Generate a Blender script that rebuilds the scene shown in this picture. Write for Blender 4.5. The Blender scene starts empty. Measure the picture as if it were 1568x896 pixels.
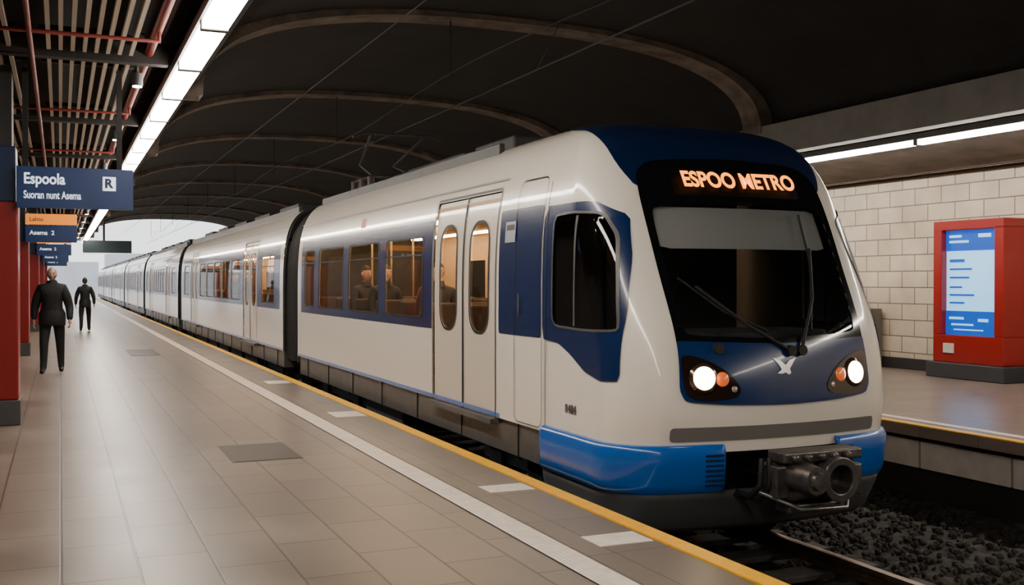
import bpy, bmesh, math, random
from mathutils import Vector, Matrix
random.seed(4)
S=bpy.context.scene
COL=S.collection
# ------------------------------------------------------------ materials
MATS={}
def mat(name,c,rough=.5,metal=0,emis=None,es=0,coat=0,noise=0,nscale=20,bump=0,bscale=60,spec=.5):
    if name in MATS: return MATS[name]
    m=bpy.data.materials.new(name); m.use_nodes=True; nt=m.node_tree; b=nt.nodes['Principled BSDF']
    b.inputs['Base Color'].default_value=(*c,1); b.inputs['Roughness'].default_value=rough
    b.inputs['Metallic'].default_value=metal; b.inputs['Coat Weight'].default_value=coat
    b.inputs['Coat Roughness'].default_value=.06
    b.inputs['Specular IOR Level'].default_value=spec
    if emis: b.inputs['Emission Color'].default_value=(*emis,1); b.inputs['Emission Strength'].default_value=es
    if noise or bump:
        tc=nt.nodes.new('ShaderNodeTexCoord')
    if noise:
        n=nt.nodes.new('ShaderNodeTexNoise'); n.inputs['Scale'].default_value=nscale; n.inputs['Detail'].default_value=6
        nt.links.new(tc.outputs['Object'],n.inputs['Vector'])
        r=nt.nodes.new('ShaderNodeMapRange'); r.inputs[1].default_value=.3; r.inputs[2].default_value=.7
        r.inputs[3].default_value=1-noise; r.inputs[4].default_value=1+noise
        nt.links.new(n.outputs['Fac'],r.inputs[0])
        v=nt.nodes.new('ShaderNodeVectorMath'); v.operation='SCALE'; v.inputs[0].default_value=c
        nt.links.new(r.outputs[0],v.inputs['Scale']); nt.links.new(v.outputs[0],b.inputs['Base Color'])
    if bump:
        n=nt.nodes.new('ShaderNodeTexNoise'); n.inputs['Scale'].default_value=bscale; n.inputs['Detail'].default_value=4
        nt.links.new(tc.outputs['Object'],n.inputs['Vector'])
        bp=nt.nodes.new('ShaderNodeBump'); bp.inputs['Strength'].default_value=bump; bp.inputs['Distance'].default_value=.02
        nt.links.new(n.outputs['Fac'],bp.inputs['Height']); nt.links.new(bp.outputs[0],b.inputs['Normal'])
    MATS[name]=m; return m
def glassmat(name,tint,ior=1.5):
    m=bpy.data.materials.new(name); m.use_nodes=True; nt=m.node_tree; nt.nodes.clear()
    o=nt.nodes.new('ShaderNodeOutputMaterial'); t=nt.nodes.new('ShaderNodeBsdfTransparent'); t.inputs[0].default_value=(*tint,1)
    g=nt.nodes.new('ShaderNodeBsdfGlossy'); g.inputs['Roughness'].default_value=.02
    f=nt.nodes.new('ShaderNodeFresnel'); f.inputs[0].default_value=ior
    x=nt.nodes.new('ShaderNodeMixShader'); nt.links.new(f.outputs[0],x.inputs[0]); nt.links.new(t.outputs[0],x.inputs[1]); nt.links.new(g.outputs[0],x.inputs[2])
    nt.links.new(x.outputs[0],o.inputs[0]); return m
def tilemat(name,c1,c2,cm,w,h,mortar,rough,rot,offset=.5,bump=.2,dirt=.15,yz=False):
    m=bpy.data.materials.new(name); m.use_nodes=True; nt=m.node_tree; b=nt.nodes['Principled BSDF']
    tc=nt.nodes.new('ShaderNodeTexCoord'); mp=nt.nodes.new('ShaderNodeMapping'); mp.inputs['Rotation'].default_value=rot
    br=nt.nodes.new('ShaderNodeTexBrick'); br.offset=offset; br.inputs['Scale'].default_value=1
    br.inputs['Brick Width'].default_value=w; br.inputs['Row Height'].default_value=h; br.inputs['Mortar Size'].default_value=mortar
    br.inputs['Mortar Smooth'].default_value=.3
    br.inputs['Color1'].default_value=(*c1,1); br.inputs['Color2'].default_value=(*c2,1); br.inputs['Mortar'].default_value=(*cm,1)
    if yz:
        sx=nt.nodes.new('ShaderNodeSeparateXYZ'); cx=nt.nodes.new('ShaderNodeCombineXYZ'); nt.links.new(tc.outputs['Object'],sx.inputs[0])
        nt.links.new(sx.outputs[1],cx.inputs[0]); nt.links.new(sx.outputs[2],cx.inputs[1]); nt.links.new(cx.outputs[0],br.inputs['Vector'])
    else:
        nt.links.new(tc.outputs['Object'],mp.inputs[0]); nt.links.new(mp.outputs[0],br.inputs['Vector'])
    n=nt.nodes.new('ShaderNodeTexNoise'); n.inputs['Scale'].default_value=1.3; n.inputs['Detail'].default_value=8
    nt.links.new(tc.outputs['Object'],n.inputs['Vector'])
    r=nt.nodes.new('ShaderNodeMapRange'); r.inputs[1].default_value=.3; r.inputs[2].default_value=.7; r.inputs[3].default_value=1-dirt; r.inputs[4].default_value=1+dirt*.5
    nt.links.new(n.outputs['Fac'],r.inputs[0])
    v=nt.nodes.new('ShaderNodeVectorMath'); v.operation='SCALE'; nt.links.new(br.outputs['Color'],v.inputs[0]); nt.links.new(r.outputs[0],v.inputs['Scale'])
    nt.links.new(v.outputs[0],b.inputs['Base Color'])
    rr=nt.nodes.new('ShaderNodeMapRange'); rr.inputs[3].default_value=rough-.08; rr.inputs[4].default_value=rough+.12
    nt.links.new(n.outputs['Fac'],rr.inputs[0]); nt.links.new(rr.outputs[0],b.inputs['Roughness'])
    bp=nt.nodes.new('ShaderNodeBump'); bp.invert=True; bp.inputs['Strength'].default_value=bump; bp.inputs['Distance'].default_value=.01
    nt.links.new(br.outputs['Fac'],bp.inputs['Height']); nt.links.new(bp.outputs[0],b.inputs['Normal'])
    return m
WHITE=mat('train_white',(.90,.84,.75),.25,coat=.7)
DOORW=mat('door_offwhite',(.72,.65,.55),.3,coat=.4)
NAVY=mat('train_navy',(.003,.019,.088),.25,coat=.4)
BLUE=mat('train_blue',(.001,.10,.45),.28,coat=.5)
BLACKG=mat('mask_black',(.004,.005,.006),.12,coat=.5)
RUB=mat('rubber',(.008,.008,.009),.55)
DGREY=mat('underframe_grey',(.03,.03,.031),.5,noise=.3,nscale=8)
SKIRT=mat('skirt_grey',(.085,.083,.082),.4,noise=.15,nscale=5)
ROOFG=mat('roof_grey',(.05,.05,.05),.5,noise=.15,nscale=4)
TRIMG=mat('chin_grey',(.17,.16,.15),.4)
STEEL=mat('steel',(.30,.29,.28),.35,metal=.9,noise=.2,nscale=15)
IRON=mat('coupler_iron',(.14,.13,.125),.38,metal=.8,noise=.35,nscale=14)
INTW=mat('interior_cream',(.66,.48,.31),.5)
INTL=mat('interior_lamp',(1,1,1),.5,emis=(1,.68,.37),es=26)
SEAT=mat('seat_fabric',(.05,.035,.03),.8)
POLE=mat('pole_steel',(.6,.5,.35),.25,metal=.9)
GL=glassmat('window_glass',(.74,.69,.62),1.33)
GLD=glassmat('windscreen_glass',(.62,.64,.65),1.42)
GLS=glassmat('cab_side_glass',(.60,.62,.63),1.5)
# ------------------------------------------------------------ mesh helpers
def empty(name,loc=(0,0,0)):
    o=bpy.data.objects.new(name,None); o.location=loc; COL.objects.link(o); o.empty_display_size=.2; return o
def link(o,parent=None):
    COL.objects.link(o)
    if parent: o.parent=parent
    return o
def mesh(name,v,f,m,parent=None,smooth=False):
    me=bpy.data.meshes.new(name); me.from_pydata(v,[],f); me.update()
    if m: me.materials.append(m)
    if smooth:
        for p in me.polygons: p.use_smooth=True
    return link(bpy.data.objects.new(name,me),parent)
class MB:
    def __init__(s): s.v=[]; s.f=[]
    def box(s,x0,x1,y0,y1,z0,z1):
        n=len(s.v); s.v+=[(x0,y0,z0),(x1,y0,z0),(x1,y1,z0),(x0,y1,z0),(x0,y0,z1),(x1,y0,z1),(x1,y1,z1),(x0,y1,z1)]
        s.f+=[tuple(n+i for i in q) for q in ((0,3,2,1),(4,5,6,7),(0,1,5,4),(1,2,6,5),(2,3,7,6),(3,0,4,7))]; return s
    def cyl(s,c,r,h,axis='x',n=32,r2=None):
        r2=r if r2 is None else r2; k=len(s.v)
        for e,rr in ((-h/2,r),(h/2,r2)):
            for i in range(n):
                a=2*math.pi*i/n; p,q=rr*math.cos(a),rr*math.sin(a)
                s.v.append({'x':(c[0]+e,c[1]+p,c[2]+q),'y':(c[0]+p,c[1]+e,c[2]+q),'z':(c[0]+p,c[1]+q,c[2]+e)}[axis])
        for i in range(n): s.f.append((k+i,k+(i+1)%n,k+n+(i+1)%n,k+n+i))
        s.f.append(tuple(k+i for i in reversed(range(n)))); s.f.append(tuple(k+n+i for i in range(n))); return s
    def obj(s,name,m,parent=None,bevel=0,smooth=False):
        o=mesh(name,s.v,s.f,m,parent)
        bm=bmesh.new(); bm.from_mesh(o.data); bmesh.ops.recalc_face_normals(bm,faces=bm.faces); bm.to_mesh(o.data); bm.free()
        if bevel:
            b=o.modifiers.new('bevel','BEVEL'); b.width=bevel; b.segments=3; b.limit_method='ANGLE'
            b.harden_normals=False
        if smooth:
            for p in o.data.polygons: p.use_smooth=True
            try:
                o.data.set_sharp_from_angle(angle=math.radians(35))
            except Exception: pass
        return o
def box(name,x0,x1,y0,y1,z0,z1,m,parent=None,bevel=0): return MB().box(x0,x1,y0,y1,z0,z1).obj(name,m,parent,bevel)
def tube(name,pts,r,m,parent=None,cyclic=False):
    cu=bpy.data.curves.new(name,'CURVE'); cu.dimensions='3D'; sp=cu.splines.new('POLY'); sp.points.add(len(pts)-1)
    for i,p in enumerate(pts): sp.points[i].co=(*p,1)
    sp.use_cyclic_u=cyclic; cu.bevel_depth=r; cu.bevel_resolution=3; cu.use_fill_caps=True; cu.materials.append(m)
    return link(bpy.data.objects.new(name,cu),parent)
def text(name,body,size,loc,rot,m,parent=None,ext=.002,off=.0,align='LEFT',sx=1):
    cu=bpy.data.curves.new(name,'FONT'); cu.body=body; cu.size=size; cu.extrude=ext; cu.offset=off; cu.align_x=align; cu.align_y='CENTER'
    cu.materials.append(m); o=bpy.data.objects.new(name,cu); o.location=loc; o.rotation_euler=rot; o.scale=(sx,1,1); return link(o,parent)
def rrect(a0,a1,b0,b1,r,n=6):
    P=[]
    for (ca,cb,s) in ((a1-r,b1-r,0),(a0+r,b1-r,90),(a0+r,b0+r,180),(a1-r,b0+r,270)):
        for i in range(n+1):
            t=math.radians(s+90*i/n); P.append((ca+r*math.cos(t),cb+r*math.sin(t)))
    return P
def rect(a0,a1,b0,b1): return [(a0,b0),(a1,b0),(a1,b1),(a0,b1)]
def chaikin(P,n=3,w=.25):
    for _ in range(n):
        Q=[]
        for i in range(len(P)):
            a=P[i]; b=P[(i+1)%len(P)]
            Q.append((a[0]*(1-w)+b[0]*w,a[1]*(1-w)+b[1]*w)); Q.append((a[0]*w+b[0]*(1-w),a[1]*w+b[1]*(1-w)))
        P=Q
    return P
def expand(P,e):
    n=len(P); area=sum(P[i][0]*P[(i+1)%n][1]-P[(i+1)%n][0]*P[i][1] for i in range(n)); sg=1 if area>0 else -1
    out=[]
    for i in range(n):
        a=Vector(P[i-1]); c=Vector(P[(i+1)%n]); t=(c-a)
        if t.length<1e-9: out.append(P[i]); continue
        t.normalize(); nn=Vector((t.y,-t.x))*sg; out.append((P[i][0]+nn.x*e,P[i][1]+nn.y*e))
    return out
def inpoly(P,a,b):
    c=False; n=len(P); j=n-1
    for i in range(n):
        if (P[i][1]>b)!=(P[j][1]>b) and a<(P[j][0]-P[i][0])*(b-P[i][1])/(P[j][1]-P[i][1])+P[i][0]: c=not c
        j=i
    return c
# ------------------------------------------------------------ train body surface
XC=5.06; HW=1.30; PW=4.3; ZR=1.0; RH=2.04
PT=[(-.6,6.80),(-.3,6.66),(.0,6.55),(.4,6.49),(.7,6.46),(1.18,6.54),(1.7,6.77),(2.23,7.02),(2.55,7.21),(2.78,7.42),(2.92,7.68),(2.99,8.0),(3.04,8.6),(3.2,10.2)]
def prof(z):
    if z<=PT[0][0]: return PT[0][1]
    if z>=PT[-1][0]: return PT[-1][1]+(z-PT[-1][0])*12
    for i in range(len(PT)-1):
        if z<=PT[i+1][0]:
            z0,y0=PT[i]; z1,y1=PT[i+1]; h=z1-z0
            def sl(k):
                k0=max(k-1,0); k1=min(k+1,len(PT)-1); return (PT[k1][1]-PT[k0][1])/(PT[k1][0]-PT[k0][0])
            m0,m1=sl(i)*h,sl(i+1)*h; t=(z-z0)/h
            return (2*t**3-3*t*t+1)*y0+(t**3-2*t*t+t)*m0+(-2*t**3+3*t*t)*y1+(t**3-t*t)*m1
def section(x,z):
    dx=abs(x-XC); zz=max(z-ZR,0); return (((dx/HW)**PW+(zz/RH)**PW)**(1/PW)-1)*HW
def fbody(x,y,z):
    a=section(x,z); s=(prof(z+.01)-prof(z-.01))/.02
    b=(prof(z)+.12*(x-XC)**2-y)/math.sqrt(1+s*s); r=.32 if z<2.1 else max(.10,.32-(z-2.1)*.26)
    u=max(r+a,0); v=max(r+b,0); return min(-r,max(a,b))+math.hypot(u,v)
def fcar(x,y,z): return section(x,z)
def grad(f,p,e=.004):
    x,y,z=p; g=Vector((f(x+e,y,z)-f(x-e,y,z),f(x,y+e,z)-f(x,y-e,z),f(x,y,z+e)-f(x,y,z-e)))
    return g.normalized() if g.length>1e-9 else Vector((0,0,1))
def cast(f,o,i,n=26):
    o=Vector(o); i=Vector(i)
    for _ in range(n):
        m=(o+i)/2
        if f(*m)<0: i=m
        else: o=m
    return (o+i)/2
def finish(bm,name,f,m,parent,off=0):
    bm.verts.ensure_lookup_table()
    G=[]
    for v in bm.verts:
        g=grad(f,v.co); G.append(g); v.co=v.co+g*off
    bm.faces.ensure_lookup_table(); bm.normal_update()
    for fc in bm.faces:
        g=Vector((0,0,0))
        for v in fc.verts: g+=G[v.index]
        if fc.normal.dot(g)<0: fc.normal_flip()
        fc.smooth=True
    me=bpy.data.meshes.new(name); bm.to_mesh(me); bm.free(); me.materials.append(m)
    me.normals_split_custom_set_from_vertices([tuple(g) for g in G])
    return link(bpy.data.objects.new(name,me),parent)
def flat2d(outer,holes,cuta,cutb):
    bm=bmesh.new()
    for L in [outer]+list(holes):
        vs=[bm.verts.new((p[0],p[1],0)) for p in L]
        for i in range(len(vs)): bm.edges.new((vs[i],vs[(i+1)%len(vs)]))
    bmesh.ops.triangle_fill(bm,use_beauty=True,use_dissolve=False,edges=bm.edges[:],normal=(0,0,1))
    for ax,cs in ((0,cuta),(1,cutb)):
        for c in cs:
            co=[0,0,0]; co[ax]=c; no=[0,0,0]; no[ax]=1
            bmesh.ops.bisect_plane(bm,geom=bm.verts[:]+bm.edges[:]+bm.faces[:],plane_co=co,plane_no=no,dist=1e-5)
    return bm
def frange(a,b,s):
    o=[]; x=a
    while x<b: o.append(x); x+=s
    return o
def bounds(P): return min(p[0] for p in P),max(p[0] for p in P),min(p[1] for p in P),max(p[1] for p in P)
def side(name,outer,m,parent,holes=(),off=.004,f=fbody,far=False):
    a0,a1,b0,b1=bounds(outer)
    near=f is fbody and a0<8.9
    cb=frange(b0+.03,b1,.05 if near else .09) if b1>1.2 or near else []
    ca=([a for a in frange(a0,a1,.02)[1:] if a<7.3]+[a for a in frange(7.3,a1,.06) if a>a0]) if near else []
    ca=[a for a in ca if a<8.9]
    bm=flat2d(outer,holes,ca,cb)
    for v in bm.verts:
        y,z=v.co.x,v.co.y
        if f is fcar or y>9.0:
            zz=max(z-ZR,0); v.co=Vector((XC-HW*(1-min(1,zz/RH)**PW)**(1/PW),y,z))
        else: v.co=cast(f,(XC-2.4,y,z),(XC,y,z))
        if far: v.co.x=2*XC-v.co.x
    return finish(bm,name,f,m,parent,off)
def front(name,outer,m,parent,holes=(),off=.004,step=.06,d=(0,1,0)):
    # polygon in (dx, z) of the front view, wrapped on the nose
    a0,a1,b0,b1=bounds(outer)
    bm=flat2d(outer,holes,frange(a0,a1,step)[1:],frange(b0,b1,step)[1:])
    for v in bm.verts: v.co=cast(fbody,(XC+v.co.x,5.8,v.co.y),(XC+v.co.x,9.3,v.co.y))
    return finish(bm,name,fbody,m,parent,off)
train=empty('metro_train')
# nose shell -------------------------------------------------
WS=chaikin([(-.80,1.20),(0,1.165),(.80,1.20),(.82,1.5),(.83,2.2),(0,2.235),(-.83,2.2),(-.82,1.5)],1,.08)
WS=chaikin(WS,2,.2)
CW=chaikin([(7.82,1.25),(7.82,1.7),(7.82,2.14),(7.5,2.15),(7.22,2.13),(7.08,1.95),(6.97,1.6),(6.88,1.3),(6.87,1.24),(7.3,1.235)],2,.12)
def nose(name,m,off):
    bm=bmesh.new(); N=84; c=Vector((XC,8.6,1.35)); D=1
    bmesh.ops.create_cube(bm,size=2); bmesh.ops.subdivide_edges(bm,edges=bm.edges[:],cuts=N,use_grid_fill=True)
    for v in bm.verts:
        d=Vector((v.co.x*1.4,v.co.y*2.1,v.co.z*1.7)); 
        d.normalize()
        v.co=cast(fbody,c+d*9,c,30)
    for co,no in (((0,0,.33),(0,0,-1)),((0,8.98,0),(0,1,0))):
        r=bmesh.ops.bisect_plane(bm,geom=bm.verts[:]+bm.edges[:]+bm.faces[:],plane_co=co,plane_no=no,clear_outer=True,dist=1e-5)
    dele=[]
    for f in bm.faces:
        for v in f.verts:
            x,y,z=v.co
            if y<8.2 and f.normal.y<-.2 or (y<7.8 and abs(x-XC)<.9):
                if inpoly(WS,x-XC,z): dele.append(f); break
            if abs(x-XC)>.95 and inpoly(CW,y,z): dele.append(f); break
    bmesh.ops.delete(bm,geom=list(set(dele)),context='FACES')
    return finish(bm,name,fbody,m,train,off)
nose('nose_shell',WHITE,0)
nose('cab_lining',mat('cab_lining_dark',(.06,.058,.056),.7),-.03)
# mask etc
MASK=chaikin([(-.865,.95),(.865,.95),(.885,1.5),(.895,2.2),(.87,2.47),(.72,2.58),(0,2.61),(-.72,2.58),(-.87,2.47),(-.895,2.2),(-.885,1.5)],2,.18)
front('windscreen_surround',MASK,BLACKG,train,[WS],off=.012,step=.05)
front('windscreen',WS,GLD,train,off=.004)
LOWM=chaikin([(-.885,.80),(-.84,.715),(-.5,.685),(0,.67),(.5,.685),(.84,.715),(.885,.80),(.875,1.0),(.873,1.15),(.865,1.16),(0,1.125),(-.865,1.16),(-.873,1.15),(-.875,1.0)],2,.15)
front('lower_mask',LOWM,mat('mask_navy',(.005,.028,.12),.2,coat=.3),train,off=.018,step=.05)
CH=rrect(-.95,.95,.42,.525,.03,4)
front('chin_trim',CH,TRIMG,train,off=.010)
def cap():
    outer=chaikin([(-.87,6.85),(0,6.85),(.87,6.85),(.99,7.25),(1.0,7.9),(.92,8.6),(.70,8.95),(0,9.05),(-.70,8.95),(-.92,8.6),(-1.0,7.9),(-.99,7.25)],2,.2)
    bm=flat2d(outer,[],frange(-1.0,1.0,.05),frange(6.8,9.2,.05))
    for v in bm.verts:
        s=v.co.y; o=Vector((XC+v.co.x,s-1.5,2.6+1.5)); i=Vector((XC+v.co.x,s+1.4,2.6-1.4)); v.co=cast(fbody,o,i)
    return finish(bm,'roof_cap',fbody,mat('cap_navy',(.003,.014,.060),.3,coat=.2),train,.006)
cap()
# cab side livery
CABB=[(8.03,2.24),(7.30,2.24),(7.09,2.12),(6.95,1.78),(6.83,1.35),(6.80,.86),(7.0,.85),(7.25,.90),(7.5,1.02),(7.72,1.10),(8.03,1.12)]
FG=mat('frame_grey',(.09,.09,.09),.35)
for far in (False,True):
    t='_far' if far else ''
    side('cab_band'+t,chaikin(CABB,1,.1),NAVY,train,[CW],off=.010,far=far)
    side('cab_window_frame'+t,expand(CW,.020),FG,train,[CW],off=.016,far=far)
    side('cab_side_window'+t,CW,GLS,train,off=.003,far=far)
    side('cab_window_divider'+t,rect(7.42,7.45,1.25,2.13),FG,train,off=.01,far=far)
    side('cab_door_band'+t,rrect(8.07,9.0,1.125,2.26,.03),NAVY,train,off=.006,far=far)
def seam(name,P,w=.012,off=.009): side(name,expand(P,w),RUB,train,[P],off=off)
seam('cab_door_seam',rrect(8.045,8.62,.36,2.50,.08),.009,.013)
side('cab_door_edge',rect(7.955,7.967,.36,2.45),RUB,train,off=.014)
side('door_notice',rect(8.62,8.86,1.96,2.15),mat('notice_plate',(.35,.38,.42),.4),train,off=.012)
side('door_notice_text',rect(8.65,8.83,2.07,2.12),mat('notice_ink',(.03,.03,.04),.4),train,off=.014)
side('cab_door_handle',rrect(8.50,8.53,1.3,1.5,.012),STEEL,train,off=.02)
# bumper (U shaped, open for the coupler)
def hit(th,z,off):
    d=Vector((math.cos(th),math.sin(th),0)); c=Vector((XC,8.0,z)); p=cast(fbody,c+d*5,c); g=grad(fbody,p); g.z=0; g.normalize(); return p+g*off,g
def ushape(name,levels,th0,th1,n,m,caps=False):
    v=[];f=[]
    for (z,off) in levels:
        for i in range(n+1):
            p,g=hit(th0+(th1-th0)*i/n,max(z,-.1),off); v.append((p.x,p.y,z))
    L=len(levels)
    for k in range(L-1):
        for i in range(n): f.append((k*(n+1)+i,k*(n+1)+i+1,(k+1)*(n+1)+i+1,(k+1)*(n+1)+i))
    o=mesh(name,v,f,m,train,True)
    s=o.modifiers.new('s','SOLIDIFY'); s.thickness=.03; s.offset=0
    return o
half=math.atan2(.53,1.5)
B=[(.03,.0),(.045,.025),(.10,.035),(.25,.04),(.345,.035),(.375,.018),(.38,-.01)]
for nm,a,b in (('bumper_near',math.pi,1.5*math.pi-half),('bumper_far',2*math.pi,1.5*math.pi+half)):
    ushape(nm,B,a,b,60,BLUE)
ushape('valance',[(.035,.005),(-.03,.0),(-.14,-.03),(-.24,-.07),(-.29,-.14)],math.pi,2*math.pi,100,mat('valance_grey',(.06,.06,.062),.45))
gr=MB()
for sgn in (-1,1):
    for k in range(7):
        z=.085+k*.038
        pts=[hit(1.5*math.pi+sgn*(half+.01+t*.022),z,.058)[0] for t in range(5)]
        for i in range(4):
            a,b=pts[i],pts[i+1]; n=len(gr.v)
            for p in (a,b):
                gr.v+= [(p.x,p.y,z-.008),(p.x,p.y,z+.008),(p.x,p.y+.05,z+.008),(p.x,p.y+.05,z-.008)]
            gr.f+=[(n,n+4,n+5,n+1),(n+1,n+5,n+6,n+2),(n+3,n+2,n+6,n+7),(n,n+3,n+7,n+4),(n,n+1,n+2,n+3),(n+4,n+7,n+6,n+5)]
gr.obj('bumper_grilles',mat('grille_navy',(.001,.012,.06),.4),train)
box('coupler_bay',XC-1.05,XC+1.05,7.25,8.9,-.2,.34,RUB,train)
box('coupler_bay_roof',XC-.9,XC+.9,6.66,7.3,.30,.335,RUB,train)
# headlights
HP=lambda s:[(s*p[0],p[1]) for p in chaikin([(-.865,1.03),(-.845,.77),(-.73,.715),(-.44,.73),(-.39,.80),(-.50,.93),(-.66,1.02),(-.82,1.06)],2,.2)]
LAMP=mat('headlamp_glow',(1,1,1),.2,emis=(1,.78,.48),es=26); AMB=mat('marker_lamp',(.7,.10,.03),.15,emis=(1,.22,.04),es=.4,coat=1)
HSG=mat('headlamp_housing',(.014,.008,.007),.1,coat=.8)
for s,t in ((1,'near'),(-1,'far')):
    front('headlamp_housing_'+t,HP(s),HSG,train,off=.024,step=.05)
    def disc(nm,dx,z,r,m,off,rr=None):
        c=cast(fbody,(XC+dx,5.8,z),(XC+dx,9.3,z)); g=grad(fbody,c)
        bm=bmesh.new(); bmesh.ops.create_uvsphere(bm,u_segments=24,v_segments=12,radius=r)
        q=g.to_track_quat('Z','Y')
        for v in bm.verts:
            v.co.z*=.35; v.co=q@v.co+c+g*(off+.012)
        for f in bm.faces: f.smooth=True
        me=bpy.data.meshes.new(nm); bm.to_mesh(me); bm.free(); me.materials.append(m); link(bpy.data.objects.new(nm,me),train)
    disc('headlamp_bezel_'+t,-.70*s,.885,.118,mat('lamp_bezel',(.30,.20,.14),.15,metal=.9),.003)
    disc('headlamp_'+t,-.70*s,.885,.088,LAMP,.028)
    disc('marker_lamp_'+t,-.55*s,.875,.055,AMB,.014)
    disc('marker_lamp_small_'+t,-.455*s,.80,.024,mat('lamp_clear',(.5,.4,.35),.1,metal=.5),.012)
EM=mat('emblem_white',(.85,.85,.85),.3,metal=.3)
bird=[(-.12,1.03),(-.05,1.01),(.005,.965),(.05,1.005),(.12,1.025),(.07,.965),(.045,.935),(.055,.90),(.03,.885),(.0,.905),(-.04,.895),(-.085,.90),(-.04,.93),(-.06,.965)]
front('emblem',[(p[0]*.9+.0,.955+(p[1]-.955)*.9) for p in bird],EM,train,off=.026,step=.05)
# wipers
def sp(dx,z,off=.03):
    c=cast(fbody,(XC+dx,5.8,z),(XC+dx,9.3,z)); return tuple(c+grad(fbody,c)*off)
tube('wiper_arm_near',[sp(.06,1.06,.05),sp(-.3,1.26,.05),sp(-.64,1.55,.04)],.014,RUB,train)
tube('wiper_blade_near',[sp(-.12,1.22),sp(-.45,1.36),sp(-.76,1.62)],.010,RUB,train)
tube('wiper_arm_far',[sp(.16,1.08,.05),sp(.38,1.45,.05),sp(.52,1.85,.04)],.014,RUB,train)
tube('wiper_blade_far',[sp(.3,1.22),sp(.49,1.7),sp(.53,2.14)],.010,RUB,train)
MBw=MB()
for dx in (.06,.16):
    p=sp(dx,1.07,.03); MBw.cyl(p,.04,.07,'y',20)
MBw.obj('wiper_pivots',RUB,train,smooth=True)
p=sp(-.56,1.10,.03); MB().cyl(p,.04,.05,'y',20).obj('horn_boss',RUB,train,smooth=True)
# destination display
c=Vector(sp(0,2.40,.0)); g=grad(fbody,c)
front('destination_window',rrect(-.60,.62,2.28,2.515,.03),mat('display_black',(.003,.003,.003),.6,spec=.1),train,off=.016)
LED=mat('led_orange',(1,.3,.02),.5,emis=(1,.26,.012),es=3.2)
text('destination_text','ESPOO METRO',.205,tuple(c+g*.034+Vector((.02,0,0))),(math.pi/2-math.atan2(g.z,-g.y),0,0),LED,train,ext=.001,off=.006,align='CENTER',sx=.80)
# cab interior
box('cab_dashboard',XC-.95,XC+.95,7.1,7.7,.9,1.20,mat('dash_dark',(.08,.085,.09),.5),train,.04)
cb=MB(); cb.box(XC-1.15,XC+1.15,8.7,8.75,.4,2.6); cb.obj('cab_bulkhead',mat('bulkhead',(.13,.126,.12),.6),train)
box('cab_bulkhead_door',XC-.35,XC+.35,8.67,8.70,.4,2.25,mat('bulkhead_door',(.07,.068,.065),.5),train,.01)
BL=chaikin([(-.80,2.215),(-.80,1.88),(.80,1.88),(.80,2.215)],1,.05)
front('sun_blind',BL,mat('blind_grey',(.92,.90,.87),.6),train,off=-.045)
st=MB(); st.box(XC-.55,XC-.05,8.0,8.12,1.0,1.72); st.box(XC-.5,XC-.1,7.7,8.1,.9,1.02); st.obj('driver_seat',mat('driver_seat_grey',(.03,.03,.035),.7),train,.05)
text('fleet_number','8484',.10,(XC-HW-.006,7.60,.575),(math.pi/2,0,-math.pi/2),mat('ink_grey',(.08,.08,.09),.5),train,ext=.001,off=.002)
# ------------------------------------------------------------ car shells
def sweep(name,pts,y0,y1,m,f=fcar,off=0):
    v=[];fc=[]
    n=len(pts)
    for y in (y0,y1):
        for p in pts: v.append((p[0],y,p[1]))
    for i in range(n-1): fc.append((i,i+1,n+i+1,n+i))
    bm=bmesh.new(); vs=[bm.verts.new(q) for q in v]
    for q in fc: bm.faces.new([vs[i] for i in q])
    bm.verts.index_update()
    return finish(bm,name,f,m,train,off)
def wz(z): zz=max(z-ZR,0); return HW*(1-min(1,zz/RH)**PW)**(1/PW)
zl=2.6
roofpts=[(XC-wz(zl),zl)]
a0=math.asin(((zl-ZR)/RH)**(PW/2))
for i in range(1,48):
    a=a0+(math.pi-2*a0)*i/48; s=math.sin(a); c_=math.cos(a)
    roofpts.append((XC-HW*math.copysign(abs(c_)**(2/PW),c_),ZR+RH*abs(s)**(2/PW)))
roofpts.append((XC+wz(zl),zl))
farpts=[(XC+wz(z),z) for z in (2.6,2.45,2.3,2.15,2.0,1.8,1.5,1.0,.33)]
def door(y0,y1,tag):
    ym=(y0+y1)/2
    for k,(a,b) in enumerate(((y0+.012,ym-.006),(ym+.006,y1-.012))):
        cpa=(b-a)*.5; cc=(a+b)/2; hole=rrect(cc-.24,cc+.24,1.12,2.18,.2,8)
        side('door_leaf_%s%d'%(tag,k),rrect(a,b,.32,2.45,.03),DOORW,train,[hole],off=-.012,f=fcar)
        side('door_glass_%s%d'%(tag,k),hole,GL,train,off=-.022,f=fcar)
        side('door_gasket_%s%d'%(tag,k),expand(hole,.028),RUB,train,[hole],off=-.004,f=fcar)
    side('door_seal_%s'%tag,rect(ym-.022,ym+.022,.32,2.46),RUB,train,off=-.006,f=fcar)
    side('door_frame_%s'%tag,expand(rrect(y0,y1,.31,2.47,.03),.022),mat('frame_dark',(.05,.05,.05),.4),train,[rrect(y0,y1,.31,2.47,.03)],off=.006,f=fcar)
    box('door_sill_%s'%tag,XC-HW-.06,XC-HW+.1,y0-.02,y1+.02,.265,.315,SKIRT,train)
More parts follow.
